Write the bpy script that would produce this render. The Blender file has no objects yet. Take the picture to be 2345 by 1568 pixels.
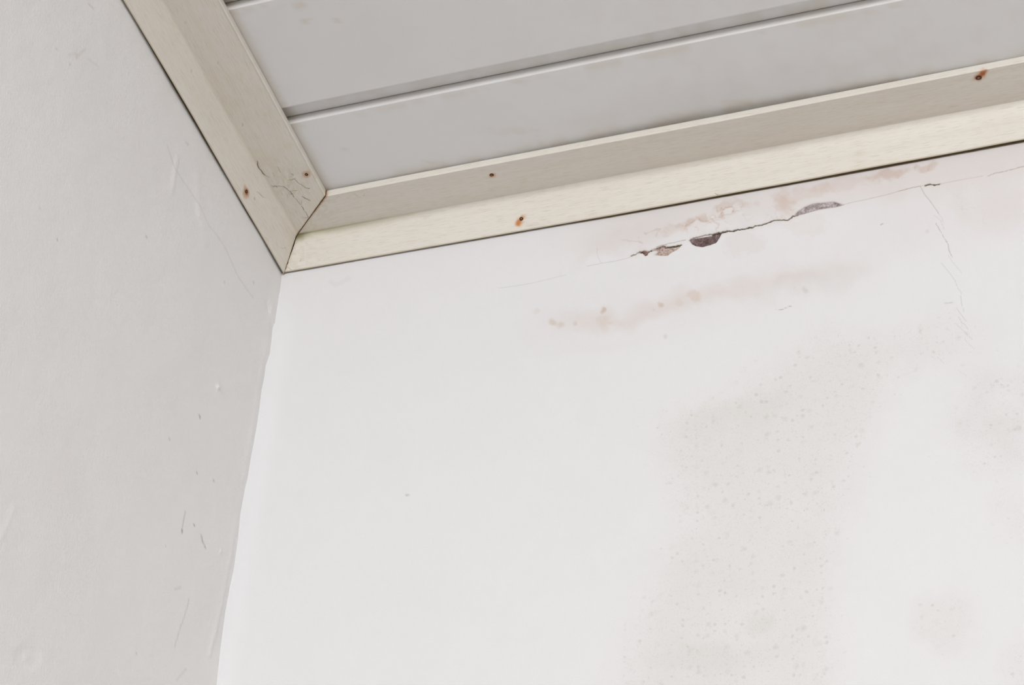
import bpy, math
import numpy as np
from mathutils import Matrix, Vector

# ------------------------------------------------------------------ camera
S = 1.4
CH = 2.5                                    # ceiling height
RC = np.array([[0.95212502, 0.30143515, 0.05093918],
               [-0.15751601, 0.62652821, -0.76331586],
               [-0.26200507, 0.71874839, 0.64401405]])      # rows: right, down, forward
CAMP = np.array([0.36213991, -0.65532394, -0.67406058]) * S + np.array([0, 0, CH])
FPX = 4561.34
W, H = 2345, 1568
scene = bpy.context.scene
cd = bpy.data.cameras.new('camera'); cam = bpy.data.objects.new('camera', cd)
scene.collection.objects.link(cam); scene.camera = cam
cd.sensor_fit = 'HORIZONTAL'; cd.sensor_width = 36; cd.lens = FPX / W * 36
cd.clip_start = .01; cd.clip_end = 60
M = Matrix.Identity(4)
for i in range(3):
    M[i][0] = RC[0][i]; M[i][1] = -RC[1][i]; M[i][2] = -RC[2][i]; M[i][3] = CAMP[i]
cam.matrix_world = M

# ------------------------------------------------------------------ light
scene.view_settings.view_transform = 'Standard'
scene.view_settings.look = 'None'
scene.view_settings.gamma = 1
scene.view_settings.use_curve_mapping = False
scene.view_settings.exposure = 0.0
world = bpy.data.worlds.new('sky'); scene.world = world; world.use_nodes = True
bg = world.node_tree.nodes['Background']
bg.inputs[0].default_value = (0.86, 0.92, 1.0, 1); bg.inputs[1].default_value = 1.0
RX, RY = 3.4, -4.4                          # room: x 0..RX, y RY..0
WX0, WX1, WZ0, WZ1 = 0.30, 2.0, 1.25, 2.32   # window opening in the front wall
def area(name, loc, rot, sx, sy, power, col):
    l = bpy.data.lights.new(name, 'AREA'); l.shape = 'RECTANGLE'; l.size = sx; l.size_y = sy
    l.energy = power; l.color = col
    o = bpy.data.objects.new(name, l); o.location = loc; o.rotation_euler = rot
    scene.collection.objects.link(o); return o
area('window_daylight', ((WX0 + WX1) / 2, RY - .16, (WZ0 + WZ1) / 2), (math.radians(90), 0, 0), WX1 - WX0 - .1, WZ1 - WZ0 - .1, 91.5, (.985, .997, 1.01))

# ------------------------------------------------------------------ helpers
C3 = np.array([0., 0., CH])
def proj(P):
    c = (P - CAMP) @ RC.T
    return FPX * c[..., 0] / c[..., 2] + W / 2, FPX * c[..., 1] / c[..., 2] + H / 2
def ray(u, v):
    return ((u - W / 2) / FPX) * RC[0] + ((v - H / 2) / FPX) * RC[1] + RC[2]
def hit(u, v, p0, n):
    d = ray(u, v); p0 = np.asarray(p0, float); n = np.asarray(n, float)
    return CAMP + d * (((p0 - CAMP) @ n) / (d @ n))
def lin(*c):
    c = np.array(c, float) / 255.
    return np.where(c <= .04045, c / 12.92, ((c + .055) / 1.055) ** 2.4)
def vnoise(x, y, seed=0):
    xi = np.floor(x).astype(np.int64); yi = np.floor(y).astype(np.int64)
    fx = x - xi; fy = y - yi
    fx = fx * fx * fx * (fx * (fx * 6 - 15) + 10); fy = fy * fy * fy * (fy * (fy * 6 - 15) + 10)
    def h(a, b):
        n = (a * 374761393 + b * 668265263 + seed * 982451653) & 0xffffffff
        n = ((n ^ (n >> 13)) * 1274126177) & 0xffffffff
        n = (n ^ (n >> 16)) & 0xffffffff
        n = (n * 2246822519) & 0xffffffff
        return ((n ^ (n >> 15)) & 0xffffff) / float(0xffffff)
    a = h(xi, yi); b = h(xi + 1, yi); c = h(xi, yi + 1); d = h(xi + 1, yi + 1)
    return (a + (b - a) * fx) * (1 - fy) + (c + (d - c) * fx) * fy
def fbm(x, y, seed=0, o=4):
    s = 0; a = .5; t = 0
    for i in range(o):
        s = s + a * vnoise(x, y, seed + i * 17); t += a; x = x * 2.03 + 5.3; y = y * 2.03 + 1.7; a *= .5
    return s / t
def ss(a, b, x):
    t = np.clip((x - a) / (b - a), 0, 1); return t * t * (3 - 2 * t)
def dpoly(u, v, pts, closed=False):
    """distance to a polyline"""
    pts = np.array(pts, float); d = np.full(u.shape, 1e9)
    n = len(pts) if closed else len(pts) - 1
    for i in range(n):
        a = pts[i]; b = pts[(i + 1) % len(pts)]; ab = b - a; L = max(ab @ ab, 1e-12)
        t = np.clip(((u - a[0]) * ab[0] + (v - a[1]) * ab[1]) / L, 0, 1)
        d = np.minimum(d, np.hypot(u - a[0] - t * ab[0], v - a[1] - t * ab[1]))
    return d
def inpoly(u, v, pts):
    r = np.zeros(u.shape, bool); n = len(pts)
    for i in range(n):
        x1, y1 = pts[i]; x2, y2 = pts[(i + 1) % n]
        if y1 == y2: continue
        r ^= ((y1 > v) != (y2 > v)) & (u < (x2 - x1) * (v - y1) / (y2 - y1) + x1)
    return r
def sdpoly(u, v, pts):
    d = dpoly(u, v, pts, True); return np.where(inpoly(u, v, pts), -d, d)
def local(u, v, pts, pad, fn, default):
    """evaluates fn(u, v) only near the feature's box"""
    pts = np.array(pts); out = np.full(u.shape, default, float)
    m = (u > pts[:, 0].min() - pad) & (u < pts[:, 0].max() + pad) & (v > pts[:, 1].min() - pad) & (v < pts[:, 1].max() + pad)
    if m.any(): out[m] = fn(u[m], v[m])
    return out
def mesh(name, V, F, mat, parent=None, smooth=True, attrs=None, uv=None):
    V = np.ascontiguousarray(V, dtype=np.float32).reshape(-1, 3)
    me = bpy.data.meshes.new(name)
    if isinstance(F, np.ndarray):
        F = F.astype(np.int32); k = F.shape[1]
        me.vertices.add(len(V)); me.vertices.foreach_set('co', V.ravel())
        me.loops.add(F.size); me.loops.foreach_set('vertex_index', F.ravel())
        me.polygons.add(len(F)); me.polygons.foreach_set('loop_start', np.arange(0, F.size, k, dtype=np.int32))
        me.update(calc_edges=True)
    else:
        me.from_pydata([tuple(v) for v in V.tolist()], [], F)
    me.polygons.foreach_set('use_smooth', np.full(len(me.polygons), smooth))
    if attrs:
        for k, a in attrs.items():
            a = np.asarray(a, dtype=np.float32)
            if a.ndim == 2:
                at = me.attributes.new(k, 'FLOAT_COLOR', 'POINT')
                at.data.foreach_set('color', np.concatenate([a, np.ones((len(a), 1), np.float32)], 1).ravel())
            else:
                at = me.attributes.new(k, 'FLOAT', 'POINT'); at.data.foreach_set('value', a)
    me.materials.append(mat); me.update()
    o = bpy.data.objects.new(name, me); scene.collection.objects.link(o)
    if parent: o.parent = parent
    return o
def gridfaces(nr, nc):
    i = np.arange(nr * nc).reshape(nr, nc)
    return np.stack([i[:-1, :-1], i[1:, :-1], i[1:, 1:], i[:-1, 1:]], -1).reshape(-1, 4)
def box(V, F, x0, x1, y0, y1, z0, z1):
    b = len(V)
    V += [(x, y, z) for x in (x0, x1) for y in (y0, y1) for z in (z0, z1)]
    F += [[b + j for j in q] for q in ((0, 1, 3, 2), (4, 6, 7, 5), (0, 4, 5, 1), (2, 3, 7, 6), (0, 2, 6, 4), (1, 5, 7, 3))]
def boxes(name, L, mat, parent=None):
    V, F = [], []
    for q in L: box(V, F, *q)
    return mesh(name, np.array(V), F, mat, parent, False)
def struct(o, label=None):
    o['kind'] = 'structure'
    if label: o['label'] = label
    return o
def thing(o, label, cat, group=None):
    o['label'] = label; o['category'] = cat
    if group: o['group'] = group
    return o

# ------------------------------------------------------------------ materials
def mat(name, base=(.8, .8, .8), rough=.6, attr=None, noise=(), bump=(), spec=.5, spots=None, uvgrain=None):
    m = bpy.data.materials.new(name); m.use_nodes = True
    nt = m.node_tree; N = nt.nodes; L = nt.links; bs = N['Principled BSDF']
    bs.inputs['Roughness'].default_value = rough
    bs.inputs['Specular IOR Level'].default_value = spec
    rgb = N.new('ShaderNodeRGB'); rgb.outputs[0].default_value = (*base, 1); col = rgb.outputs[0]
    tc = N.new('ShaderNodeTexCoord')
    def mul(a, b, fac=None):
        x = N.new('ShaderNodeMix'); x.data_type = 'RGBA'; x.blend_type = 'MULTIPLY'; x.inputs[0].default_value = 1
        L.new(a, x.inputs[6])
        if isinstance(b, tuple): x.inputs[7].default_value = (*b, 1)
        else: L.new(b, x.inputs[7])
        if fac is not None: L.new(fac, x.inputs[0])
        return x.outputs[2]
    def ramp(src, lo, hi, c0, c1):
        r = N.new('ShaderNodeMapRange'); r.inputs[1].default_value = lo; r.inputs[2].default_value = hi
        r.inputs[3].default_value = c0; r.inputs[4].default_value = c1; L.new(src, r.inputs[0]); return r.outputs[0]
    def nz(scale, det=3, vec=None, rg=.55):
        n = N.new('ShaderNodeTexNoise'); n.inputs['Scale'].default_value = scale; n.inputs['Detail'].default_value = det
        n.inputs['Roughness'].default_value = rg
        L.new(vec or tc.outputs['Object'], n.inputs['Vector']); return n.outputs[0]
    if attr:
        a = N.new('ShaderNodeAttribute'); a.attribute_name = attr; col = mul(col, a.outputs['Color'])
    for scale, lo, hi, tint in noise:           # soft colour variation
        col = mul(col, tint, ramp(nz(scale), lo, hi, 0, 1))
    if spots:                                   # mould specks where the mask says so
        mk = N.new('ShaderNodeAttribute'); mk.attribute_name = spots
        for sc, lim, soft, tint, seed in ((125, .25, .42, (.89, .88, .835), 0), (190, .25, .38, (.885, .875, .84), 5), (330, .26, .26, (.88, .875, .85), 7), (800, .30, .25, (.88, .875, .86), 3), (1500, .34, .2, (.90, .895, .885), 9)):
            mp = N.new('ShaderNodeMapping'); mp.inputs['Location'].default_value = (seed, seed * .37, seed * .71)
            L.new(tc.outputs['Object'], mp.inputs['Vector'])
            wn = N.new('ShaderNodeTexNoise'); wn.inputs['Scale'].default_value = sc * 2.2
            L.new(mp.outputs[0], wn.inputs['Vector'])
            va = N.new('ShaderNodeVectorMath'); va.operation = 'SCALE'; va.inputs['Scale'].default_value = .55 / sc
            L.new(wn.outputs['Color'], va.inputs[0])
            vb = N.new('ShaderNodeVectorMath'); vb.operation = 'ADD'
            L.new(mp.outputs[0], vb.inputs[0]); L.new(va.outputs[0], vb.inputs[1])
            vo = N.new('ShaderNodeTexVoronoi'); vo.inputs['Scale'].default_value = sc
            L.new(vb.outputs[0], vo.inputs['Vector'])
            sep = N.new('ShaderNodeSeparateColor'); L.new(vo.outputs['Color'], sep.inputs[0])
            # radius = lim * (rand^2) * mask
            p = N.new('ShaderNodeMath'); p.operation = 'POWER'; L.new(sep.outputs[0], p.inputs[0]); p.inputs[1].default_value = 1.6
            q = N.new('ShaderNodeMath'); q.operation = 'MULTIPLY'; L.new(p.outputs[0], q.inputs[0]); L.new(mk.outputs['Fac'], q.inputs[1])
            r = N.new('ShaderNodeMath'); r.operation = 'MULTIPLY_ADD'; L.new(q.outputs[0], r.inputs[0]); r.inputs[1].default_value = lim * 2.15; r.inputs[2].default_value = -.04
            d = N.new('ShaderNodeMath'); d.operation = 'SUBTRACT'; L.new(r.outputs[0], d.inputs[0]); L.new(vo.outputs['Distance'], d.inputs[1])
            f = ramp(d.outputs[0], 0, soft, 0, 1)
            fm = N.new('ShaderNodeMath'); fm.operation = 'MULTIPLY'; L.new(f, fm.inputs[0]); L.new(sep.outputs[1], fm.inputs[1])
            col = mul(col, tint, fm.outputs[0])
    hsum = None
    if uvgrain:                                 # printed wood grain: short dashes along the length
        al = N.new('ShaderNodeAttribute'); al.attribute_name = 'along'
        ac = N.new('ShaderNodeAttribute'); ac.attribute_name = 'across'
        cb = N.new('ShaderNodeCombineXYZ'); L.new(al.outputs['Fac'], cb.inputs[0]); L.new(ac.outputs['Fac'], cb.inputs[1])
        for sx, sy, lo, hi, tint in uvgrain:
            mp = N.new('ShaderNodeMapping'); mp.inputs['Scale'].default_value = (sx, sy, 1); mp.inputs['Location'].default_value = (sx * .013, sy * .07, 0)
            mp.inputs['Rotation'].default_value = (0, 0, 0)
            L.new(cb.outputs[0], mp.inputs['Vector'])
            col = mul(col, tint, ramp(nz(1.0, 2, mp.outputs[0]), lo, hi, 0, 1))
    L.new(col, bs.inputs['Base Color'])
    prev = None
    for scale, dist, st in bump:
        b = N.new('ShaderNodeBump'); b.inputs['Distance'].default_value = dist; b.inputs['Strength'].default_value = st
        L.new(nz(scale, 3), b.inputs['Height'])
        if prev: L.new(prev, b.inputs['Normal'])
        prev = b.outputs[0]
    if prev: L.new(prev, bs.inputs['Normal'])
    return m

m_back = mat('painted_plaster_white', (.83, .823, .84), .75, attr='paint', spots='mould',
             noise=((14, .45, .75, (.985, .985, .985)), (1500, .4, .7, (.985, .983, .98))), bump=((900, .0006, .20), (160, .001, .06)), spec=.3)
m_left = mat('painted_plaster_grey_white', (.90, .892, .887), .75, attr='paint',
             noise=((9, .45, .7, (.985, .98, .98)),), bump=((750, .0009, .42), (110, .0015, .10)), spec=.3)
m_plain = mat('plain_wall_paint', (.87, .86, .85), .8, noise=((5, .4, .7, (.98, .98, .98)),))
m_floor = mat('light_floor', (.42, .35, .27), .5, noise=((3, .4, .7, (.9, .9, .88)),))
m_panel = mat('white_pvc', (.765, .765, .77), .38, attr='paint', noise=((11, .5, .75, (.975, .965, .95)),), bump=((700, .0002, .08),), spec=.4)
GR = ((95, 2600, .56, .66, (.875, .85, .79)), (60, 1300, .60, .70, (.93, .92, .88)), (10, 220, .45, .75, (.97, .96, .935)))
m_trim = mat('wood_print_pvc', (.80, .763, .703), .45, attr='paint', noise=((20, .45, .75, (.975, .97, .955)),), uvgrain=GR, bump=((1100, .0002, .10),), spec=.4)
m_plaster = mat('raw_plaster', (1, 1, 1), .95, attr='paint', noise=((900, .45, .7, (.55, .50, .50)), (300, .5, .65, (.8, .74, .72))), bump=((1200, .002, .8),), spec=.1)
m_rust = mat('rusty_steel', (.085, .032, .016), .75, noise=((2500, .45, .65, (.45, .4, .4)),), bump=((2500, .0006, .6),))
m_nail_in = mat('worn_nail_centre', (.30, .17, .10), .6, noise=((2500, .45, .6, (.6, .5, .45)),))
m_web = mat('dusty_fibre', (.22, .19, .12), .9, noise=((900, .4, .6, (.8, .8, .7)),))
m_web2 = mat('pale_dusty_fibre', (.33, .29, .21), .9, noise=((900, .4, .6, (.8, .8, .7)),))
m_frame = mat('white_frame_paint', (.8, .8, .8), .4, noise=((30, .4, .7, (.97, .97, .97)),))

# ------------------------------------------------------------------ room behind the camera
T = .12
struct(boxes('floor', [(-T, RX + T, RY - T, T, -T, 0)], m_floor))
struct(boxes('wall_right', [(RX, RX + T, RY - T, T, 0, CH + .2)], m_plain))
struct(boxes('wall_front', [(0, WX0, RY - T, RY, 0, CH + .2), (WX1, RX, RY - T, RY, 0, CH + .2),
                            (WX0, WX1, RY - T, RY, 0, WZ0), (WX0, WX1, RY - T, RY, WZ1, CH + .2)], m_plain))
e = .05
wf = struct(boxes('window_1', [(WX0, WX1, RY - .09, RY - .04, WZ0, WZ0 + e), (WX0, WX1, RY - .09, RY - .04, WZ1 - e, WZ1),
                        (WX0, WX0 + e, RY - .09, RY - .04, WZ0 + e, WZ1 - e), (WX1 - e, WX1, RY - .09, RY - .04, WZ0 + e, WZ1 - e),
                        ((WX0 + WX1) / 2 - .02, (WX0 + WX1) / 2 + .02, RY - .09, RY - .04, WZ0 + e, WZ1 - e)], m_frame))

# ------------------------------------------------------------------ corner line between the two walls (slightly wavy)
EDGE = [(646, 560), (646, 628), (642, 660), (637, 690), (631, 730), (624, 753), (622, 778), (618, 810), (609, 836), (604, 871), (599, 893), (594, 935),
        (589, 970), (582, 1011), (575, 1046), (567, 1096), (561.5, 1116), (551, 1175), (545, 1235), (536, 1301), (526, 1347), (516, 1403), (508, 1463), (502, 1512), (496, 1568), (485, 1640)]
ep = np.array([hit(u, v, (0, 0, 0), (0, 1, 0)) for u, v in EDGE]); o_ = np.argsort(ep[:, 2])
def wob(z): return np.interp(z, np.r_[1.5, ep[o_, 2]], np.r_[0, ep[o_, 0]])

# ------------------------------------------------------------------ wall_back
def axis(segs):
    out = [segs[0][0]]
    for a, b, st in segs:
        n = max(1, int(round((b - a) / st))); out += list(a + (b - a) * (np.arange(n) + 1) / n)
    return np.array(out)
CR = lambda L: [(1400 + x / 4.1875, 420 + y / 4.1875) for x, y in L]
C4 = lambda L: [(1700 + x / 3.636, 100 + y / 3.636) for x, y in L]
C3_ = lambda L: [(1000 + x / 2.931, 300 + y / 2.931) for x, y in L]
CV = lambda L: [(1945 + x / 3.015, 380 + y / 3.015) for x, y in L]
# (points, width px, darkness, depth mm, tint)
cracks = [
 (CR([(190, 695), (240, 675), (275, 652), (330, 657)]), 1.6, .75, .5),
 (CR([(330, 657), (370, 650), (430, 632), (520, 615), (600, 603), (650, 592), (672, 588)]), 2.0, .95, 1.2),
 (CR([(380, 635), (455, 600), (540, 576), (620, 560), (712, 540)]), 1.3, .6, .5),
 (CR([(750, 545), (790, 520), (880, 500), (970, 484)]), 1.4, .75, .8),
 (CR([(970, 486), (1000, 480), (1050, 470), (1085, 464), (1110, 455)]), 3.0, 1.0, 2.2),
 (CR([(1110, 455), (1160, 456), (1195, 446), (1230, 441), (1275, 436), (1320, 424), (1350, 426)]), 2.2, .97, 1.6),
 (CR([(1350, 426), (1385, 405), (1440, 400), (1500, 378), (1560, 352), (1620, 349), (1690, 350), (1740, 315), (1790, 300)]), 1.7, .95, 1.4),
 (CR([(1790, 302), (1850, 288), (1950, 260), (2050, 240), (2150, 225), (2230, 203)]), 1.1, .45, .4),
 (C4([(820, 1342), (930, 1315), (1050, 1290), (1200, 1255), (1320, 1220), (1400, 1200), (1475, 1183)]), 1.2, .38, .4),
 (C4([(1300, 1224), (1400, 1200), (1500, 1180)]), 1.3, .35, .4),
 (C4([(1520, 1183), (1545, 1170), (1570, 1172), (1600, 1175), (1640, 1168)]), 2.2, .85, 1.0),
 (C4([(1640, 1168), (1750, 1145), (1900, 1115), (2000, 1100)]), 1.1, .3, .3),
 (C4([(2040, 1098), (2100, 1078), (2190, 1060), (2240, 1045), (2345, 1020), (2450, 1000)]), 1.3, .55, .5),
 (C3_([(1335, 828), (1290, 850), (1200, 872), (1110, 886), (1010, 908)]), 1.0, .3, .2),
 (C3_([(870, 965), (760, 992), (640, 1020), (520, 1040), (420, 1052)]), 1.0, .22, .1),
 (C3_([(1075, 780), (1080, 840), (1105, 886)]), 1.0, .2, .1),
 (CV([(490, 140), (520, 195), (560, 245), (585, 280), (615, 325)]), 1.1, .5, .3),
 (CV([(612, 322), (640, 360), (650, 395)]), 1.0, .22, .1), (CV([(585, 340), (630, 375), (655, 440)]), 1.0, .22, .1),
 (CV([(597, 395), (625, 440), (650, 490), (680, 535), (688, 580), (710, 628)]), 1.3, .5, .3),
 (CV([(680, 612), (715, 665), (745, 700), (775, 735)]), 1.0, .22, .1),
 (CV([(635, 670), (690, 735), (730, 790), (750, 845), (772, 870), (770, 915), (778, 960), (790, 1005)]), 1.0, .28, .1),
 (CV([(740, 980), (780, 1035), (808, 1072)]), 1.1, .3, .1), (CV([(755, 1040), (775, 1080), (800, 1095), (815, 1120)]), 1.1, .3, .1),
 (CV([(740, 1090), (790, 1140), (825, 1175), (850, 1195)]), 1.0, .25, .1), (CV([(795, 1190), (830, 1235), (870, 1265)]), 1.0, .2, .1),
 (CV([(610, 1320), (650, 1360)]), 1.0, .2, .1), (CV([(745, 1405), (810, 1450)]), 1.0, .15, .1),
 ([(1777, 709), (1792, 708), (1800, 704), (1812, 700)], .9, .6, .2),
 ([(644, 628), (641, 645), (641, 656), (637, 675), (635, 690), (633, 705), (630, 722), (628, 740)], 1.3, .5, .4),
 ([(928, 1133), (940, 1133), (936, 1139)], 1.3, .55, .2),
 ([(2163, 694), (2181, 692)], 1.8, .35, .1),
 (CV([(215, 403), (230, 397)]), 1.6, .6, .1),
 (C3_([(1780, 640), (1860, 600), (1930, 590)]), 1.0, .15, .1),
]
P1 = CR([(255, 668), (280, 645), (312, 630), (345, 640), (362, 655), (345, 690), (322, 698), (300, 672)])
P2 = CR([(380, 642), (430, 608), (490, 586), (540, 590), (518, 610), (600, 602), (672, 587), (660, 610), (635, 632), (580, 660), (540, 692), (480, 694), (400, 686), (440, 650)])
P3 = CR([(748, 548), (765, 526), (820, 514), (900, 503), (980, 488), (1062, 474), (1035, 525), (1005, 570), (940, 595), (870, 610), (810, 602), (770, 582)])
P4 = CR([(1740, 310), (1780, 260), (1850, 215), (1930, 182), (2040, 172), (2130, 165), (2190, 183), (2228, 203), (2150, 225), (2030, 240), (1930, 265), (1850, 292), (1790, 302)])
zt = CH - .0250
xb = axis([(0, .03, .0005), (.03, .20, .0013), (.20, .74, .00052), (.74, .80, .003), (.80, RX, .13)])
zb = axis([(0, 1.9, .19), (1.9, 2.02, .012), (2.02, 2.33, .0015), (2.33, 2.405, .00075), (2.405, 2.478, .00042), (2.478, 2.5, .002), (2.5, CH + .2, .1)])
Z, X = np.meshgrid(zb, xb, indexing='ij')
X = X + wob(Z) * np.exp(-X / .012)
P = np.stack([X, np.zeros_like(X), Z], -1)
U, V = proj(P); shp = X.shape; U = U.ravel(); V = V.ravel(); X = X.ravel(); Z = Z.ravel()
vis = (U > 350) & (U < 2600) & (V > 150) & (V < 1800) & (X < .9) & (Z > 1.8)
paint = np.ones((len(X), 3)); mould = np.zeros(len(X)); disp = np.zeros(len(X))
u, v = U[vis], V[vis]; p = np.ones((len(u), 3)); md = np.zeros(len(u)); dp = np.zeros(len(u))
wx = (fbm(u / 60, v / 60, 11) - .5) * 60; wy = (fbm(u / 60, v / 60, 23) - .5) * 60
f1 = (fbm(u / 14, v / 14, 31) - .5); f2 = fbm(u / 34, v / 34, 41)
def tint(k, c):
    global p
    k = np.clip(k, 0, 1)[:, None]; p = p * (1 - k * (1 - np.array(c)))
def blob(cx, cy, rx, ry, ang, warp=1., edge=.5, fine=.0):
    a = math.radians(ang); du = u + wx * warp - cx; dv = v + wy * warp - cy
    q = np.hypot((du * math.cos(a) - dv * math.sin(a)) / rx, (du * math.sin(a) + dv * math.cos(a)) / ry) + fine * f1
    return 1 - ss(1 - edge, 1, q)
line = lambda uu: 624 - (uu - 648) * .1778            # lower edge of the trim in the picture
below = v - line(u)
# warm cast where the water came through, strongest along the trim
PK = (.945, .895, .865); PD = (.90, .83, .79)
tint(.9 * ss(1200, 1450, u + wx) * (1 - ss(50, 110, below + wy * .8)), (.95, .915, .89))
tint(.5 * ss(1850, 2100, u + wx) * (1 - ss(150, 260, below + wy * .8)), (.965, .94, .925))
tint(.65 * blob(1420, 545, 150, 45, 10, .8, .8), (.955, .93, .915))
tint(.9 * blob(1640, 492, 120, 24, 14, .7, .55, .5), PD)
tint(.75 * blob(1560, 520, 90, 22, 20, .9, .5, .5), PK)
tint(1. * blob(1800, 455, 34, 46, 10, .7, .9, .6), (.89, .80, .75))
tint(.8 * blob(1855, 440, 70, 26, 10, .7, .5, .6), PK)
tint(1. * blob(2035, 395, 66, 16, 10, .5, .6, .6), (.88, .79, .74))
tint(.8 * blob(2120, 385, 48, 12, 12, .6, .5, .8), (.88, .80, .75))
tint(.8 * blob(1930, 420, 120, 22, 10, .6, .7, .6), PK)
tint(.7 * blob(1700, 560, 60, 26, 5, .8, .4, .5), (.965, .935, .915))
tint(.6 * blob(1850, 520, 60, 24, 5, .8, .4, .5), (.97, .945, .92))
tint(.5 * blob(2300, 470, 110, 80, 0, 1, .9), (.94, .885, .865))
tint(.55 * blob(2200, 470, 60, 40, -50, 1, .8, .5), (.96, .93, .91))
tint(.6 * blob(1340, 590, 60, 26, 40, 1, .9), (.965, .945, .93))
# tide lines of dried water
def tides(cx, cy, rx, ry, ang, s, seed, k, c=(.87, .77, .70), w=.012):
    m = (np.abs(u - cx) < rx * 1.5) & (np.abs(v - cy) < rx * 1.2)
    r = np.zeros(len(u))
    n = fbm(u[m] / s, v[m] / (s * .7), seed, 4)
    r[m] = 1 - ss(w * .4, w, np.abs(n - .5))
    tint(k * r * blob(cx, cy, rx, ry, ang, .5, .5), c)
    if k > .5:
        q = np.zeros(len(u)); q[m] = ss(.5, .56, n)
        global p
        kk = (q * .55 * blob(cx, cy, rx, ry, ang, .5, .4))[:, None]; p = p * (1 - kk) + kk * np.array((1, .99, .98))
tides(1640, 505, 110, 34, 12, 42, 5, .75)
tides(1500, 545, 80, 26, 22, 26, 9, .45)
tides(1790, 490, 60, 34, 15, 26, 15, .5)
tides(1830, 520, 80, 26, 5, 30, 19, .22)
tides(2080, 392, 90, 22, 10, 24, 25, .5)
tides(1940, 430, 90, 20, 10, 22, 27, .25)
tides(2240, 470, 80, 50, -40, 60, 29, .25)
for q in (CR([(835, 335), (850, 355), (920, 358), (960, 350), (1010, 378), (1030, 390), (1010, 430), (1000, 455)]), CR([(1030, 330), (1050, 290), (1062, 252), (1100, 235), (1160, 230), (1178, 250), (1150, 290), (1100, 308), (1035, 330)]),
          CR([(700, 430), (720, 390), (780, 370), (815, 345), (820, 310)]), CR([(430, 510), (440, 470), (475, 435), (420, 450), (340, 485), (320, 480)]),
          CR([(940, 330), (950, 305), (985, 300), (1000, 325), (970, 345), (940, 330)]), CR([(100, 550), (200, 545), (300, 565)])):
    tint(.8 * local(u, v, q, 12, lambda a, b: np.exp(-(dpoly(a + 9 * (fbm(a / 9, b / 9, 2) - .5), b + 9 * (fbm(a / 9, b / 9, 6) - .5), q) / 1.6) ** 2) * (.35 + fbm(a / 12, b / 12, 8)), 0), (.86, .76, .69))
for q in (CR([(1062, 270), (1100, 240), (1170, 235), (1150, 285), (1090, 300)]), CR([(945, 330), (960, 305), (995, 308), (985, 335)]), CR([(1190, 290), (1270, 270), (1240, 305)]), CR([(760, 400), (820, 340), (860, 370), (1000, 385), (980, 440), (840, 430)])):
    k = local(u, v, q, 8, lambda a, b: 1 - ss(-2.5, 2, sdpoly(a, b, q)), 0)[:, None] * .8
    p = p * (1 - k) + k * np.array((1, .985, .975))
# second pink band lower on the wall
pb = [(1255, 738), (1330, 745), (1420, 735), (1520, 702), (1620, 675), (1750, 642), (1900, 622), (1960, 605)]
d = dpoly(u + wx * .35, v + wy * .5, pb)
d = d + 30 * (fbm(u / 50, v / 50, 111) - .4)
tint((1 - ss(0, 42, d)) * ss(1215, 1360, u + wx * .4) * (.65 + .5 * fbm(u / 60, v / 30, 101)) * (1 - .5 * ss(1780, 1980, u)), (.945, .895, .86))
tint(.45 * (1 - ss(30, 110, d)), (.975, .965, .955))
for cx, cy, r, k, c in ((1268, 738, 11, .9, (.87, .80, .73)), (1283, 744, 9, .7, (.87, .80, .73)), (1318, 742, 6, .6, (.87, .80, .73)), (1382, 711, 7, .9, (.82, .71, .62)), (1376, 719, 5, .7, (.84, .74, .66)),
                        (1513, 698, 8, .8, (.84, .75, .67)), (1497, 711, 5, .5, (.88, .8, .74)), (1590, 676, 17, .8, (.92, .85, .78)), (1556, 692, 12, .5, (.92, .86, .8)),
                        (1229, 712, 9, .6, (.93, .89, .86)), (1382, 741, 20, .5, (.93, .87, .81)), (1843, 664, 9, .6, (.85, .82, .81)), (2126, 530, 6, .6, (.88, .82, .76)),
                        (1524, 771, 6, .55, (.80, .80, .77)), (1282, 627, 8, .35, (.90, .89, .86)), (1737, 857, 3, .5, (.8, .8, .76))):
    tint(k * (1 - ss(.25, 1.15, np.hypot(u + wx * .15 - cx, v + wy * .15 - cy) / r + 1.5 * f1)), c)
tint(.35 * blob(1400, 790, 170, 22, 10, .6, .9), (.97, .97, .945))
tint(.30 * blob(1480, 620, 90, 34, 0, .8, .9), (.955, .96, .945))
# grey-green mould areas
A = [(1480, 960), (1500, 1090), (1530, 1190), (1505, 1260), (1450, 1360), (1400, 1460), (1385, 1568), (1380, 1800), (1960, 1800), (1935, 1500), (1925, 1380), (1950, 1200), (1985, 1080),
     (2040, 960), (2060, 860), (2000, 760), (1900, 730), (1780, 800), (1640, 880), (1540, 920)]
sa = sdpoly(u + wx * .7, v + wy * .7, A)
ma = 1 - ss(-115, 50, sa + 40 * f1)
mb = blob(2300, 960, 190, 170, 0, 1, .7); mc = blob(2170, 1420, 110, 95, 0, 1, .6); me_ = blob(2110, 790, 240, 110, 12, 1, .9)
mdn = blob(2330, 1520, 80, 90, 0, 1, .8); mf = blob(1850, 650, 220, 40, 12, 1, .7) ; mg = blob(2330, 1180, 90, 120, 0, 1, .8)
tint(ma * (.7 + .9 * (fbm(u / 130, v / 130, 51) - .3)), (.95, .943, .922))
tint(.9 * mb * (fbm(u / 70, v / 70, 61)), (.89, .893, .865))
tint(.6 * mc, (.94, .935, .915)); tint(.5 * mdn, (.94, .935, .915)); tint(.6 * me_, (.94, .943, .92)); tint(.55 * mf, (.935, .935, .92)); tint(.4 * mg, (.94, .943, .92))
tint(.8 * blob(1680, 950, 200, 55, 12, 1, .9), (.945, .946, .92))
tint(.7 * blob(1740, 1420, 55, 45, 0, .8, .9, .3), (.93, .925, .89))
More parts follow.
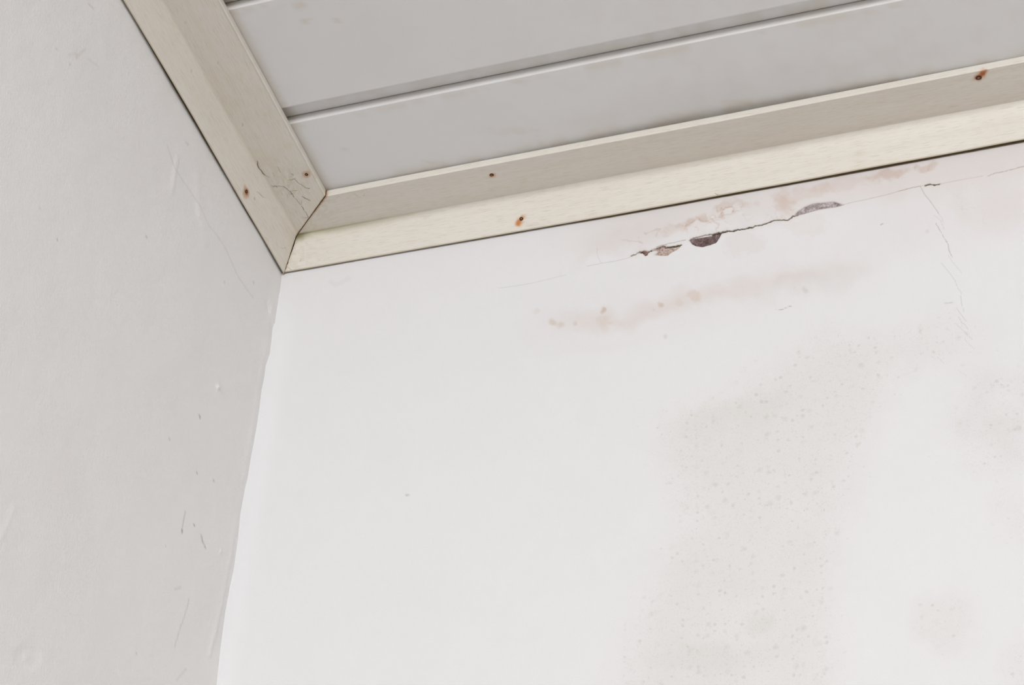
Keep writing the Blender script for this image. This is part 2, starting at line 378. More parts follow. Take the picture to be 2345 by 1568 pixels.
tint(.6 * blob(1640, 1500, 260, 60, 0, 1, .9), (.94, .943, .92))
md[:] = np.clip(.25 * ss(1250, 1450, u) * ss(20, 90, v - np.interp(u, [1200, 1960, 2345], [760, 620, 560])) + .95 * ma + .9 * mb + .5 * mc + .85 * me_ + .5 * mdn + .6 * mf + .5 * mg + .15 * ss(1200, 1500, u) * ss(640, 800, v), 0, 1)
# fine general dirt, cut-in strip beside the corner
X_, Z_ = X[vis], Z[vis]
cut = 1 - ss(.007, .019, X_ - wob(Z_) * np.exp(-X_ / .012) + .004 * (fbm(u / 30, v / 90, 71) - .5))
kc = (cut * ss(-40, 60, v - 690))[:, None]; p = p * (1 + kc * np.array((.03, .037, .036)))
disp_strip = -.0002 * cut
tint(.5 * local(u, v, [(765, 645), (800, 640)], 20, lambda a, b: 1 - ss(2, 8, dpoly(a, b, [(758, 646), (768, 652), (778, 648), (800, 638)]) + 6 * (fbm(a / 5, b / 5, 3) - .5)), 0), (.93, .925, .92))
tint(.25 * (1 - ss(0, 40, below)) * (1 - ss(760, 900, u)) * ss(.45, .6, f2), (.93, .92, .91))
# gap shadow and dirt painted as one dark line above/behind the trim edge
zz = CH - Z_
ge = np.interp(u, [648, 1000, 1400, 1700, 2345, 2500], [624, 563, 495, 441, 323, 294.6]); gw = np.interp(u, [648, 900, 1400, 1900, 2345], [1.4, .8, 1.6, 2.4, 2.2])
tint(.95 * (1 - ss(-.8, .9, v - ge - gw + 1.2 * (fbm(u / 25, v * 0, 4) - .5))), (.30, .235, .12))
# cracks
for pts, w, dk, dm in cracks:
    pts = np.array(pts)
    jit = 1.5 * (w > 1.2)
    d = local(u, v, pts, 14, lambda a, b: dpoly(a + jit * (fbm(a / 5, b / 5, 77) - .5) * 2, b + jit * (fbm(a / 5, b / 5, 87) - .5) * 2, pts), 99)
    tint(min(1, dk * 1.05) * (1 - ss(w * .35, w * .8 + .45, d)), (.085, .055, .025)) if dk > .7 else tint(dk * .85 * (1 - ss(w * .15, w * .7 + .6, d)), (.36, .27, .20))
    if dk > .7: tint(.35 * np.exp(-(d / 6.) ** 2), (.90, .84, .74))
    dp += dm * .0005 * (1 - ss(w * .2, w * .6 + .4, d))
# flaked paint: hollow where the plaster shows
for q in (P1, P2, P3, P4):
    d = local(u, v, q, 12, lambda a, b: sdpoly(a, b, q), 99)
    dp = np.maximum(dp, .0013 * (1 - ss(-2.0, -.2, d)))
    tint(.25 * (1 - ss(0, 5, d)), (.93, .88, .85)); tint(.8 * (1 - ss(-2.5, -.5, d)), (.60, .52, .5))
dp += disp_strip + .0006 * (fbm(u / 220, v / 220, 91) - .5)
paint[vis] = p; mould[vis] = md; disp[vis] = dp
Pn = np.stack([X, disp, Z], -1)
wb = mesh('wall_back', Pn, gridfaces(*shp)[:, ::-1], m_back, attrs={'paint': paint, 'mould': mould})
struct(wb, 'bright white plaster wall on the right with cracks, water stains and grey mould specks')
# exposed plaster under the flaked paint
def patch(poly, name, label, cols, seed, dark_side=None):
    pw = np.array([hit(a, b, (0, 0, 0), (0, 1, 0)) for a, b in poly]); x0, x1 = pw[:, 0].min(), pw[:, 0].max(); z0, z1 = pw[:, 2].min(), pw[:, 2].max()
    gx = np.arange(x0 - .001, x1 + .001, .00035); gz = np.arange(z0 - .001, z1 + .001, .00035)
    ZZ, XX = np.meshgrid(gz, gx, indexing='ij'); uu, vv = proj(np.stack([XX, 0 * XX, ZZ], -1))
    s = sdpoly(uu, vv, poly); F = gridfaces(*XX.shape)[:, ::-1]; ok = (s.ravel()[F] < .2).all(1); F = F[ok]
    used = np.unique(F); re = np.full(XX.size, -1); re[used] = np.arange(len(used))
    n = fbm(uu / 4, vv / 4, seed); n2 = fbm(uu / 12, vv / 12, seed + 5)
    y = .0010 - .0009 * n * ss(0, -3, s)
    k = np.clip((n2 - .3) * 2.2 + (dark_side(uu, vv) if dark_side else 0), 0, 1)[..., None]
    c = np.array(cols[0]) * k + np.array(cols[1]) * (1 - k); c = c * (1 - .45 * ss(-1.8, 0, s)[..., None]) * (.75 + .5 * n[..., None])
    V = np.stack([XX, y, ZZ], -1).reshape(-1, 3)[used]
    o = mesh(name, V, re[F], m_plaster, wb, attrs={'paint': c.reshape(-1, 3)[used]}); o['label'] = label
patch(P1, 'exposed_plaster', 'small reddish brown spot of bare plaster', (lin(168, 138, 128), lin(120, 92, 84)), 3)
patch(P2, 'exposed_plaster', 'pinkish bare plaster under a brown crack', (lin(226, 206, 196), lin(140, 112, 104)), 13, lambda a, b: (b - (571 - (a - 1500) * .2)) * .2)
patch(P3, 'exposed_plaster', 'dark mauve half-round patch of bare plaster', (lin(168, 150, 150), lin(128, 108, 106)), 23)
patch(P4, 'exposed_plaster', 'pale lavender-grey patch of bare plaster', (lin(228, 220, 222), lin(190, 178, 178)), 33)

# ------------------------------------------------------------------ wall_left
yl = -axis([(0, .03, .0007), (.03, .44, .0011), (.44, .5, .004), (.5, -RY + T, .15)])
zl = axis([(0, 1.85, .185), (1.85, 2.5, .0011), (2.5, CH + .2, .1)])
Z, Y = np.meshgrid(zl, yl, indexing='ij'); shp = Z.shape; Z = Z.ravel(); Y = Y.ravel()
X = wob(Z) * np.exp(Y / .02)
U, V = proj(np.stack([X, Y, Z], -1)); vis = (U > -200) & (U < 760) & (V > -200) & (V < 1750) & (Y > -.49) & (Z > 1.8)
u, v = U[vis], V[vis]; p = np.ones((len(u), 3)); dp = np.zeros(len(u)); wx = (fbm(u / 40, v / 40, 11) - .5) * 40; wy = (fbm(u / 40, v / 40, 21) - .5) * 40
f1 = fbm(u / 9, v / 9, 31) - .5
Q5 = lambda L: [(x / 2.613, y / 2.613) for x, y in L]
L6 = lambda L: [(x / 3.35, 1100 + y / 3.35) for x, y in L]
marks = [([(383, 333), (400, 386), (427, 425), (455, 467), (478, 517), (495, 537), (517, 569), (531, 601), (547, 636), (557, 650), (570, 669), (583, 684)], .9, .2),
         (Q5([(525, 20), (540, 35), (558, 52)]), 1.6, .35), (Q5([(410, 330), (440, 320), (460, 325), (450, 345)]), 2.2, .2), (Q5([(455, 350), (480, 320), (512, 292)]), 2.4, .2),
         (Q5([(335, 292), (340, 296)]), 2.5, .35), (Q5([(415, 390), (418, 385)]), 2.5, .35), (Q5([(520, 350), (595, 400)]), .9, .2), (Q5([(1108, 850), (1125, 862), (1118, 872)]), 1.2, .3),
         (Q5([(340, 1432), (343, 1436)]), 2, .5), (Q5([(875, 1412), (882, 1422)]), 2, .45), (Q5([(232, 1242), (236, 1252)]), 1.6, .3),
         (L6([(1425, 240), (1410, 310), (1398, 380)]), 1.0, .45), (L6([(1398, 380), (1398, 400)]), 2.0, .75), (L6([(1490, 340), (1492, 343)]), 2.0, .9),
         (L6([(1546, 422), (1555, 470), (1565, 485)]), 1.8, .6), (L6([(1570, 500), (1577, 518)]), 1.6, .6), (L6([(1340, 835), (1380, 822), (1388, 815)]), 1.8, .3),
         (L6([(1450, 905), (1420, 1030), (1390, 1110), (1340, 1280)]), 1.0, .3), (L6([(1360, 1525), (1390, 1490), (1430, 1445)]), 1.2, .3), (L6([(1050, 1323), (1053, 1325)]), 1.8, .5),
         (L6([(1270, 500), (1272, 503)]), 1.5, .4), ([(457, 950), (459, 957)], 1.6, .7), ([(387, 1003), (389, 1006)], 1.6, .5), ([(451, 1082), (452, 1084)], 1.4, .8), ([(490, 1098), (491, 1102)], 1.6, .6),
         ([(130, 548), (131, 549)], 2.2, .4), ([(514, 645), (515, 647)], 1.6, .4), ([(580, 646), (581, 647)], 1.6, .5)]
for q, w, k in marks:
    q = np.array(q); d = local(u, v, q, 12, lambda a, b: dpoly(a, b, q), 99)
    tint(k * .9 * (1 - ss(w * .3, w + .9, d)), (.42, .37, .30))
tint(.4 * (1 - ss(5, 22, np.hypot(u - 172, (v - 122) * 1.1) + 30 * f1)), (.93, .92, .91))
q = EDGE
# plaster relief: nub, ridge lines, trowel waves, round patch low on the left
def bump_(cx, cy, r, h): return -h * np.exp(-(np.hypot(u - cx, v - cy) / r) ** 2)
relief = .0012 * (fbm(u / 150, v / 220, 55) - .5) + .0005 * (fbm(u / 45, v / 60, 56) - .5)
dsp = relief * -1
dsp = dsp + .0018 * np.exp(-((u - 499) / 3.2) ** 2 - ((v - 885) / 6.) ** 2) + .0007 * np.exp(-((u - 403) / 2.2) ** 2 - ((v - 908) / 3.5) ** 2) + .0008 * np.exp(-((u - 504) / 2.) ** 2 - ((v - 1262) / 6.) ** 2)
for q, w, h in ((Q5([(1060, 940), (1040, 1060), (1030, 1150)]), 5, .0005), (Q5([(825, 840), (835, 900)]), 3, .0003), (Q5([(1180, 1230), (1190, 1300)]), 4, .0004),
                ([(32, 1160), (20, 1195), (5, 1225), (-5, 1245)], 6, .0004), ([(450, 400), (462, 500), (470, 560)], 8, .0004),
                ([(625, 700), (616, 740), (618, 770), (603, 830), (592, 900), (584, 960), (572, 1030), (560, 1100)], 5, .0007), ([(545, 1180), (530, 1260), (520, 1320), (505, 1390), (480, 1500)], 5, .0006),
                ([(612, 690), (620, 735)], 4, -.0005)):
    q = np.array(q); d = local(u, v, q, 30, lambda a, b: dpoly(a, b, q), 99); dsp = dsp + h * np.exp(-(d / w) ** 2)
dsp = dsp - .0006 * (1 - ss(22, 36, np.hypot(u - 62, (v - 1505)))) + .0006 * np.exp(-((u - 62) / 8.) ** 2 - ((v - 1505) / 8.) ** 2)
dsp = dsp * ss(0, .012, -Y[vis])
# dark line painted in for the shadow gap and dirt behind the trim
zz = CH - Z[vis]
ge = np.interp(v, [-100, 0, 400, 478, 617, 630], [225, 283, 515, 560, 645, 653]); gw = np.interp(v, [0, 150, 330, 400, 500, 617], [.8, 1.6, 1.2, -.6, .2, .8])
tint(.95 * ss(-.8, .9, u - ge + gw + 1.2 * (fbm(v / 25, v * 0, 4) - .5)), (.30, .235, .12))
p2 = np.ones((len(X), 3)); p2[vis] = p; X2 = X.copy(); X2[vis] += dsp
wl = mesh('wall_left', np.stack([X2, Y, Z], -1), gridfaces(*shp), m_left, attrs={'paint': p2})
struct(wl, 'greyish white textured plaster wall on the left of the corner')

# ------------------------------------------------------------------ ceiling: backing board and pvc panels
ceil = struct(boxes('ceiling', [(-T, RX + T, RY - T, T, CH + .014, CH + .2)], m_plain), 'grooved white plastic plank ceiling')
GY = .0797 * S; BL = .0805 * S; RE = .0898 * S; PITCH = (.1512 - .0797) * S
ZB = .0040 * S
xs = axis([(.003, .75, .004), (.75, RX - .004, .3)])
def panel(k, wide=False):
    y1 = -(RE + (k - 1) * PITCH) if k > 0 else -.0045         # edge towards the wall
    y0 = -(GY + k * PITCH)                                    # where the bead starts
    if k < 0: return
    pr = []
    if k > 0:
        ybl = -(BL + (k - 1) * PITCH)
        pr += [(ybl + .011, ZB + .0035), (ybl - .0003, ZB + .0035), (ybl - .0005, ZB + .0002), (ybl - .0008, ZB)]
        pr += [(t, ZB) for t in np.linspace(ybl - .002, y1 + .0008, 6)] + [(y1 + .0002, ZB), (y1, ZB - .0002), (y1, .0004), (y1 - .0003, .0)]
    else: pr += [(y1, .007), (y1, .0)]
    pr += [(t, 0) for t in np.linspace(y1 - .0015, y0 + .0005, 40)]
    bd = (BL - GY)
    for a in np.linspace(0, 90, 9):                           # rounded bead up to the joint
        a = math.radians(a); pr.append((y0 - .0001 - (bd - .0001) * math.sin(a), (ZB) * (1 - math.cos(a))))
    pr += [(y0 - bd + .0001, ZB + .002), (y0 - bd + .002, ZB + .0035), (y0 + .01, .0075)]
    pr = np.array(pr); n = len(pr)
    YY = np.broadcast_to(pr[:, 0], (len(xs), n)); ZZ = np.broadcast_to(pr[:, 1], (len(xs), n)).copy(); XX = np.broadcast_to(xs[:, None], (len(xs), n))
    # bow of the panel above the trim
    if k == 0:
        ZZ = ZZ + np.where(ZZ < .006, 1, 0) * .0022 * np.exp(-((XX - .33) / .11) ** 2) * ss(-.085, -.045, YY)
    ZZ = ZZ + .0004 * np.sin(XX * 9 + k) * 0
    V3 = np.stack([XX, YY, ZZ + CH], -1).reshape(-1, 3)
    i = np.arange(len(xs) * n).reshape(len(xs), n); j = np.roll(i, -1, 1)
    F = np.stack([i[:-1], i[1:], j[1:], j[:-1]], -1).reshape(-1, 4)
    uu, vv = proj(V3); c = np.ones((len(V3), 3))
    def ct(kk, col):
        nonlocal c
        kk = np.clip(kk, 0, 1)[:, None]; c = c * (1 - kk * (1 - np.array(col)))
    nn = fbm(uu / 40, vv / 40, 7); n3 = fbm(uu / 9, vv / 9, 8)
    ycl = V3[:, 1]; zcl = V3[:, 2] - CH
    ct(.6 * ss(.45, .75, nn) * (ss(900, 1500, uu) * .6 + .15), (.955, .935, .90))
    if k > 0: ct(.55 * ((zcl > .003) & (ycl > y1 - .001)) * ss(.35, .6, nn + .0), (.93, .90, .84))
    ct(.55 * np.exp(-((ycl - y0 - .003) / .003) ** 2) * ss(.42, .6, nn), (.93, .88, .80))
    if k == 0: ct(.6 * (1 - ss(.046, .058, -ycl + .006 * (n3 - .5))) * ss(.35, .6, nn), (.90, .84, .77))
    for cx, cy, rx, ry, s in ((690, 12, 22, 12, .6), (700, 48, 10, 9, .7), (773, 46, 5, 6, .5), (985, 371, 14, 6, .5), (790, 343, 8, 5, .4), (1190, 325, 8, 8, .3), (1700, 235, 60, 8, .35), (1180, 300, 60, 12, .3)):
        ct(s * (1 - ss(.4, 1.1, np.hypot((uu - cx) / rx, (vv - cy) / ry) + 1.1 * (n3 - .5))), (.88, .82, .70))
    # browner, darker tone where the trims meet the panels
    ct(.5 * (1 - ss(.0505, .0555, V3[:, 0] + .004 * (n3 - .5))), (.86, .80, .70))
    o = mesh('ceiling_panel', V3, F[:, ::-1], m_panel, ceil, attrs={'paint': c})
    return o
for k in range(0, 38):
    if k <= 4: panel(k)
rest = boxes('ceiling_panel', [(.003, RX - .004, RY + .004, -(GY + 4 * PITCH + .002), CH + .0, CH + .012)], m_plain, ceil)

# ------------------------------------------------------------------ corner trims
mmS = S
PO = (.0009 * S, -.0179 * S); PM = (.00916 * S, -.0009 * S); PI_ = (.0351 * S, -.0009 * S); PL = (.0354 * S, -.00535 * S)
def profile(r=.0022):
    """visible face of the trim from the wall edge to the ceiling edge, (h, z)"""
    P = [(PO[0], PO[1]), (PO[0] + .0001, PO[1] - .0003)]
    lo = (PO[0] + .0022, PO[1] + .0035)                    # turned lip at the wall edge
    P += [(PO[0] + .0006, PO[1] - .0002)]
    a = np.array(lo); m = np.array(PM); L = np.array(PL); I = np.array(PI_)
    for t in np.linspace(.25, 1, 4): P.append(tuple(np.array((PO[0] + .0006, PO[1] - .0002)) * (1 - t) + a * t))
    d1 = (m - a) / np.linalg.norm(m - a); L0 = L + np.array((-.0012, .0009)); d2 = (L0 - m) / np.linalg.norm(L0 - m)
    for t in np.linspace(.04, 1, 22): P.append(tuple(a * (1 - t) + (m - d1 * r) * t))
    for t in np.linspace(.15, .85, 5): P.append(tuple((m - d1 * r) * (1 - t) ** 2 + 2 * m * t * (1 - t) + (m + d2 * r) * t ** 2))
    for t in np.linspace(0, 1, 32): P.append(tuple((m + d2 * r) * (1 - t) + L0 * t))
    for t in np.linspace(.2, 1, 5): P.append(tuple(L0 * (1 - t) ** 2 + 2 * (L + np.array((-.0003, 0))) * t * (1 - t) + (L + np.array((.0001, .0009))) * t ** 2))
    for t in np.linspace(.2, 1, 5): P.append(tuple((L + np.array((.0001, .0009))) * (1 - t) + I * t))
    return np.array(P)
PF = profile(); NF = len(PF)
arc = np.r_[0, np.cumsum(np.linalg.norm(np.diff(PF, axis=0), axis=1))]
# back of the section: behind the face, close to wall and ceiling
nrm = np.gradient(PF, axis=0); nrm = np.stack([-nrm[:, 1], nrm[:, 0]], -1); nrm /= np.linalg.norm(nrm, axis=1)[:, None]
def back_pts():
    out = []
    for h, z in ((PI_[0] - .001, -.0004), (.025, -.0002), (.010, .0004), (.0035, -.006), (.0010, -.020)):
        out.append((h, z))
    return np.array(out)
BK = back_pts(); SEC = np.concatenate([PF, BK])
ARC = np.r_[arc, np.full(len(BK), arc[-1])]
def trim(name, side, label):
    PF = profile(.0022 if side == 'left' else .0005); SEC = np.concatenate([PF, BK])
    st = np.r_[0, .0002, .0006, axis([(.0012, .70, .0010), (.70, 1.0, .05)])]
    st = np.r_[st, (RX if side == 'back' else -RY) - .06]
    ns, n = len(st), len(SEC)
    Hh = np.broadcast_to(SEC[:, 0], (ns, n)).copy(); Zz = np.broadcast_to(SEC[:, 1], (ns, n)).copy(); s = np.broadcast_to(st[:, None], (ns, n))
    gap = .0005 if side == 'back' else .0002
    A = s + Hh + gap                                          # mitred start
    jag = (fbm(Zz * 900, Hh * 900, 5 + (side == 'back')) - .5) * .0009 * np.exp(-s / .002)
    A = A + jag * (1 if side == 'back' else .6)
    t = np.clip((-SEC[:, 1]) / .025, 0, 1)[None, :]; hin = ss(.03, .049, SEC[:, 0])[None, :]
    if side == 'back':
        # the strip is not quite straight: it follows the wall
        out = np.interp(A, [0, .105, .235, .34, .57, .7], [-3.0, -.8, 3.4, 3.6, 2.1, 1.5]) * .00040
        inn = np.interp(A, [.03, .11, .33, .58, .7], [2.0, 1.0, 2.0, -3.4, -4]) * .00036
        Zz = Zz - out * ss(.2, 1, t) - inn * hin * .8
        # the lower lip stands off the wall further to the right
        Hh = Hh + np.interp(A, [0, .08, .2, .35, .5, .7], [0, .0001, .0006, .0011, .0015, .0013]) * ss(.35, 1, t)
        Hh = Hh + .0004 * (vnoise(A * 22, A * 0, 4) - .5) * ss(.3, 1, t)
        V3 = np.stack([A, -Hh, CH + Zz], -1)
    else:
        Hh = Hh - .0017 * np.exp(-((A - .16) / .10) ** 2) * np.exp(-((SEC[:, 0] - PM[0]) / .006) ** 2)[None, :]
        Hh = Hh + (.0011 * np.exp(-((A - .17) / .10) ** 2) + .0003 * (vnoise(A * 25, A * 0, 9) - .5)) * ss(.35, 1, t)
        V3 = np.stack([Hh, -A, CH + Zz], -1)
    V3 = V3.reshape(-1, 3)
    i = np.arange(ns * n).reshape(ns, n); j = np.roll(i, -1, 1)
    F = np.stack([i[:-1], i[1:], j[1:], j[:-1]], -1).reshape(-1, 4)
    if side == 'back': F = F[:, ::-1]
    # end cap at the mitre: fan strip between the face and the back points
    cap = []
    pick = np.linspace(NF - 1, 0, len(BK)).astype(int)
    fl = F.tolist()
    cap_face = list(range(n)); cap_face = cap_face if side == 'back' else cap_face[::-1]
    uu, vv = proj(V3); c = np.ones((len(V3), 3)); al = (A.ravel()); ac = np.broadcast_to(ARC, (ns, n)).ravel(); sv = s.ravel(); hv = np.broadcast_to(SEC[:, 0], (ns, n)).ravel(); zv = np.broadcast_to(SEC[:, 1], (ns, n)).ravel()
    n2 = fbm(uu / 9, vv / 9, 12); n1 = fbm(uu / 30, vv / 30, 14)
    def ct(kk, col):
        nonlocal c
        kk = np.clip(kk, 0, 1)[:, None]; c = c * (1 - kk * (1 - np.array(col)))
    up = ss(PM[0] - .001, PM[0] + .002, hv)                      # ceiling-side flange
    if side == 'back':
        c *= 1
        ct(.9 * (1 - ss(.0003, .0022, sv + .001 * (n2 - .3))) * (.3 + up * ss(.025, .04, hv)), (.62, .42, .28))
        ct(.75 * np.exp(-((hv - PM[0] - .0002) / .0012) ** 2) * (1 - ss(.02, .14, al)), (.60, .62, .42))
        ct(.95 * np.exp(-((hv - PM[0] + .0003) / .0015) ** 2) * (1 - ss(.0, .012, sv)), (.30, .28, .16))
        ct(.25 * (1 - ss(.004, .03, sv)) * ss(.5, .6, n2), (.75, .72, .62))
        ct(.30 * (1 - ss(0, .0045, zv - PO[1])) * ss(.08, .3, al), (.88, .87, .80))
        ct(.5 * (1 - ss(0, .0006, zv - PO[1])), (.5, .42, .28))
    else:
        ct(.9 * (1 - ss(.0002, .0012, sv + .0008 * (n2 - .3))), (.66, .48, .33))
        ct(.5 * up * ss(.45, .62, n1) * (1 - ss(.06, .25, al)), (.95, .945, .88))
        ct(.35 * np.exp(-((hv - PM[0] - .001) / .002) ** 2), (.90, .90, .82))
        ct(.6 * (1 - ss(0, 1, np.hypot(uu - 660, (vv - 420) * .9) / 75 + .9 * (n2 - .5))) * ss(.50, .58, n2), (.80, .79, .66))
        ct(.5 * (1 - ss(0, .0006, zv - PO[1])), (.5, .42, .28))
        for cx, cy in ((438, 163), (425, 51), (500, 143), (556, 285), (583, 455)):
            ct(.7 * (1 - ss(1, 3.4, np.hypot((uu - cx) * 1.3, vv - cy))), (.5, .45, .3))
    RU = (.86, .55, .32); RD = (.62, .26, .09)
    def rust(cx, cy, rx, ry, ang, k, col, e0=.2):
        a = math.radians(ang); du = uu - cx; dv = vv - cy
        q = np.hypot((du * math.cos(a) - dv * math.sin(a)) / rx, (du * math.sin(a) + dv * math.cos(a)) / ry) + .7 * (n2 - .5)
        ct(k * (1 - ss(e0, 1, q)), col)
    if side == 'back':
        rust(1128, 401, 12, 7, 5, .9, RU); rust(1126, 400, 8, 6, 0, .8, RD)
        rust(1190, 507, 13, 17, -35, .95, RU, .3); rust(1188, 508, 8, 11, -35, .8, (.80, .40, .12), .4); rust(1198, 498, 12, 9, 30, .7, RU)
        rust(1218, 515, 24, 8, 10, .35, (.86, .83, .85))
        rust(2248, 170, 22, 13, 38, .95, (.80, .42, .18), .3); rust(2252, 167, 15, 9, 38, .9, (.62, .25, .07), .3); rust(2233, 181, 16, 7, 20, .5, (.82, .62, .48)); rust(2241, 178, 12, 9, 0, .8, RD)
        rust(1125, 436, 10, 3, 10, .3, (.85, .8, .5)); rust(1200, 417, 12, 3, 10, .3, (.85, .8, .5))
    else:
        rust(563, 440, 9, 17, 3, .95, (.80, .62, .50), .7); rust(564, 440, 5, 10, 3, .95, RD, .3); rust(564, 439, 6, 11, 3, .7, RU, .2)
        rust(702, 399, 13, 10, 10, .85, (.82, .60, .48), .65); rust(702, 399, 6, 5, 10, .8, RU, .3)
    o = mesh(name, V3, fl + [cap_face], m_trim, attrs={'paint': c, 'along': al, 'across': ac + (0 if side == 'back' else 3)})
    return struct(o, label)
tb = trim('trim_1', 'back', 'cream wood-grain corner trim running right along the stained back wall')
tl = trim('trim_2', 'left', 'cream wood-grain corner trim running up along the left wall')

# ------------------------------------------------------------------ facet planes, for things fixed on the trims
def facet(side, part):
    a, b = ((PO[0] + .0022, PO[1] + .0035), PM) if part == 'wall' else (PM, (PL[0] - .0012, PL[1] + .0009))
    d = np.array((b[0] - a[0], b[1] - a[1])); n2 = np.array((-d[1], d[0])); n2 /= np.linalg.norm(n2)
    if n2 @ np.array((1, -1)) < 0: n2 = -n2
    if side == 'back': return np.array((0, -a[0], CH + a[1])), np.array((0, -n2[0], n2[1])), np.array((1., 0, 0))
    return np.array((a[0], 0, CH + a[1])), np.array((n2[0], 0, n2[1])), np.array((0, -1., 0))
dg = bpy.context.evaluated_depsgraph_get(); dg.update()
def on(obj, u, v):
    # nearest visible point of the strip along this line
    ok, loc, nr, _ = obj.ray_cast(Vector(CAMP), Vector(ray(u, v)).normalized())
    return np.array(loc), np.array(nr)
def nail(u, v, r, obj, label, tilt=0):
    loc, nr = on(obj, u, v); nr = Vector(nr)
    if nr.dot(Vector(CAMP - loc)) < 0: nr = -nr
    q = nr.to_track_quat('Z', 'Y').to_matrix()
    def lathe(name, pr, mt, parent=None):
        V, F = [], []; k = 28
        for rr, z in pr:
            for i in range(k):
                a = 2 * math.pi * i / k; w_ = 1 + .05 * math.sin(3 * a + 1)
                V.append((rr * w_ * math.cos(a), rr * w_ * math.sin(a), z))
        for j in range(len(pr) - 1):
            for i in range(k): F.append([j * k + i, j * k + (i + 1) % k, (j + 1) * k + (i + 1) % k, (j + 1) * k + i])
        F.append([i for i in range(k)][::-1]); F.append([(len(pr) - 1) * k + i for i in range(k)])
        o = mesh(name, np.array(V), F, mt, parent); return o
    h = lathe('nail', [(r * .25, -.0012), (r * .35, -.0008), (r * .9, -.0003), (r, .0001), (r * .96, .0004), (r * .72, .0005), (r * .55, .00025), (r * .3, .0002)], m_rust)
    h.matrix_world = Matrix.Translation(Vector(loc)) @ q.to_4x4()
    c = lathe('head_centre', [(r * .5, .0001), (r * .46, .00036), (r * .2, .00042)], m_nail_in, h); c['label'] = 'worn lighter centre of the head'
    return thing(h, label, 'nail', 'rusty nails in the ceiling trims')
nail(1126, 400, .00135, tb, 'small round dark rusty nail head in the ceiling-side face of the long trim')
nail(1194, 501, .00135, tb, 'nail head with orange rust streak in the lower wall-side face of the long trim')
nail(2241, 177.5, .0019, tb, 'large rusty nail head with orange smear near the far right end of the trim')
nail(564, 438, .00115, tl, 'nail head in brown ring on the outer face of short trim beside left wall')
nail(702, 399, .00115, tl, 'small nail head in pale brown ring on the short trim beside the ceiling panel')

# ------------------------------------------------------------------ dusty fibres stuck to the trims
def strand_mesh(lines, obj, lift=.00025):
    V, F = [], []
    for pts, r0, r1 in lines:
        pts = np.array(pts, float); d = np.r_[0, np.cumsum(np.linalg.norm(np.diff(pts, axis=0), axis=1))]
        n = max(4, int(d[-1] / 2.5)); t = np.linspace(0, d[-1], n); x = np.interp(t, d, pts[:, 0]); y = np.interp(t, d, pts[:, 1])
        x = np.convolve(np.pad(x, 2, mode='edge'), [.1, .2, .4, .2, .1], 'valid'); y = np.convolve(np.pad(y, 2, mode='edge'), [.1, .2, .4, .2, .1], 'valid')
        x = x + (vnoise(t / 5, t * 0, 3) - .5) * 2.2; y = y + (vnoise(t / 5, t * 0 + 9, 6) - .5) * 2.2
        Q = []
        for a, b in zip(x, y):
            loc, nr = on(obj, a, b); w_ = CAMP - loc; Q.append(loc + w_ / np.linalg.norm(w_) * lift)
        Q = np.array(Q); R_ = .8 * np.linspace(r0, r1, n) * (.55 + .9 * vnoise(t / 4, t * 0 + 2, 8)); k = 5
        tg = np.gradient(Q, axis=0); tg /= np.linalg.norm(tg, axis=1)[:, None]; b0 = len(V)
        for i in range(n):
            s1 = np.cross(tg[i], RC[2]); s1 /= np.linalg.norm(s1); s2 = np.cross(tg[i], s1)
            for m in range(k):
                a = 2 * math.pi * m / k; V.append(Q[i] + R_[i] * (math.cos(a) * s1 + math.sin(a) * s2))
        for i in range(n - 1):
            for m in range(k): F.append([b0 + i * k + m, b0 + i * k + (m + 1) % k, b0 + (i + 1) * k + (m + 1) % k, b0 + (i + 1) * k + m])
        F.append([b0 + m for m in range(k)][::-1]); F.append([b0 + (n - 1) * k + m for m in range(k)])
    return np.array(V), F
Z2 = lambda L: [(480 + x / 4.9, 330 + y / 4.9) for x, y in L]
a, b = strand_mesh([(Z2([(540, 183), (535, 220), (545, 255), (570, 290), (600, 330), (630, 355)]), .00034, .00026), (Z2([(630, 355), (655, 366), (682, 377)]), .00013, .00006)], tl)
thing(mesh('dust_fibre', a, b, m_web), 'thick dark curled fibre, the topmost on the short trim', 'fibre')
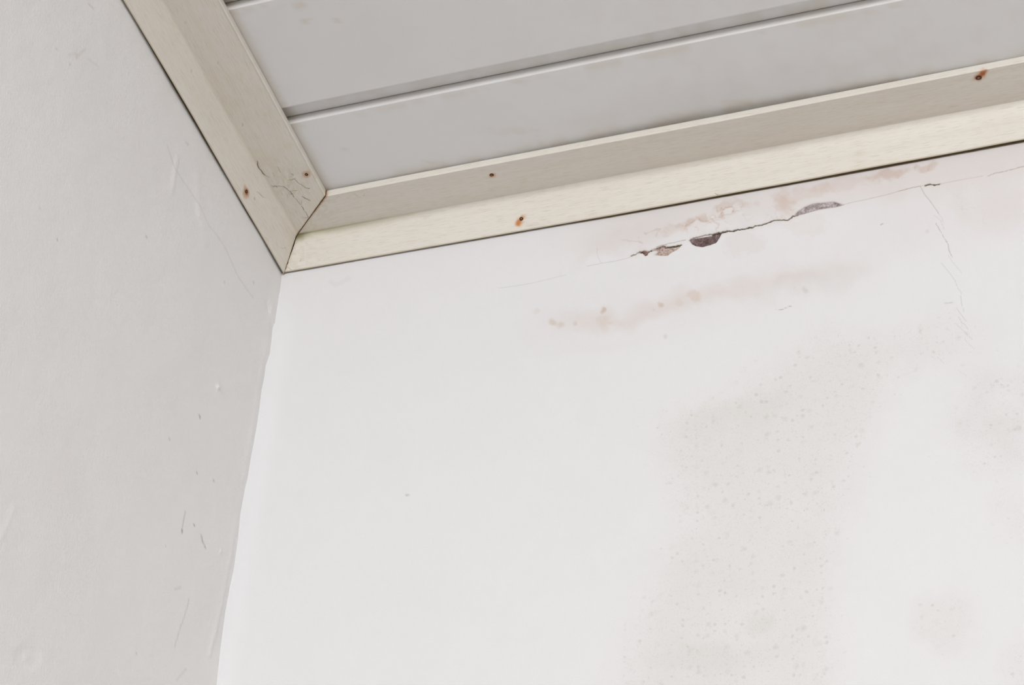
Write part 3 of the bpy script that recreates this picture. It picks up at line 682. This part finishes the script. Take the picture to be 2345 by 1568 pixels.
a, b = strand_mesh([
 (Z2([(688, 462), (715, 480), (740, 460), (765, 482), (750, 492)]), .00011, .00013), (Z2([(710, 486), (732, 470), (762, 470), (800, 468), (850, 490), (895, 525), (920, 560), (950, 600)]), .00009, .00016),
 (Z2([(950, 600), (1000, 650), (1030, 690)]), .00008, .00010), (Z2([(1030, 690), (1045, 718), (1065, 745)]), .00020, .00014), (Z2([(1065, 745), (1090, 785), (1112, 820)]), .00007, .00012),
 (Z2([(918, 325), (925, 340), (940, 355)]), .00016, .00010), (Z2([(925, 395), (960, 395), (1000, 440), (1060, 480), (1100, 500)]), .00010, .00009), (Z2([(1085, 488), (1118, 512), (1128, 488)]), .00020, .00012),
 (Z2([(920, 526), (950, 524), (990, 521)]), .00007, .00007), (Z2([(905, 570), (915, 552), (930, 545), (935, 560)]), .00012, .00008), (Z2([(1038, 580), (1045, 600), (1080, 608), (1115, 622), (1135, 640)]), .00022, .00010),
 (Z2([(1035, 620), (1030, 650), (1032, 685)]), .00006, .00006), (Z2([(755, 245), (780, 285), (802, 322)]), .00007, .00009), (Z2([(860, 470), (885, 450), (878, 480), (905, 490)]), .00006, .00006),
 (Z2([(870, 405), (895, 410), (930, 400), (970, 375)]), .00008, .00007), (Z2([(1030, 825), (1075, 828), (1112, 822)]), .00006, .00008), (Z2([(700, 330), (715, 310), (718, 350), (740, 370)]), .00005, .00005)], tl)
thing(mesh('cobweb', a, b, m_web), 'tangle of thin dusty threads on the short trim just above the mitre', 'cobweb')
a, b = strand_mesh([(Z2([(530, 530), (555, 548), (580, 572), (605, 592), (630, 605)]), .00009, .00006)], tl)
thing(mesh('dust_fibre', a, b, m_web2), 'thin straight fibre right of the nail on the outer face of the short trim', 'fibre')
a, b = strand_mesh([(Z2([(788, 1148), (800, 1168), (832, 1174), (850, 1165), (858, 1148)]), .00007, .00007)], tl)
thing(mesh('dust_fibre', a, b, m_web2), 'thin U-shaped fibre near the lower tip of the short trim', 'fibre')
a, b = strand_mesh([(Z2([(1612, 550), (1640, 572), (1665, 590), (1705, 592)]), .00006, .00005), (Z2([(1738, 545), (1738, 565), (1722, 588)]), .00007, .00007)], tb)
thing(mesh('dust_fibre', a, b, m_web2), 'faint curved fibre on the ceiling-side face at the start of the long trim', 'fibre')
a, b = strand_mesh([(Z2([(868, 1368), (895, 1395), (925, 1412)]), .00009, .00009), (Z2([(1015, 1320), (1020, 1300), (1032, 1290)]), .00014, .00010), (Z2([(1225, 1300), (1238, 1298)]), .00014, .0001), (Z2([(1095, 1312), (1102, 1318)]), .00014, .0001),
                    (Z2([(1310, 1210), (1328, 1205), (1330, 1190)]), .00007, .00007)], tb)
thing(mesh('cobweb', a, b, m_web2), 'dusty threads and specks on the wall-side face of the long trim near the corner', 'cobweb')
a, b = strand_mesh([([(1637, 441), (1640, 445), (1643, 448), (1646, 448)], .00013, .0001), ([(1643, 447), (1645, 443)], .00009, .00008)], tb)
thing(mesh('dust_fibre', a, b, m_web), 'tiny dark fibre on the lower lip of the long trim above the water stains', 'fibre')
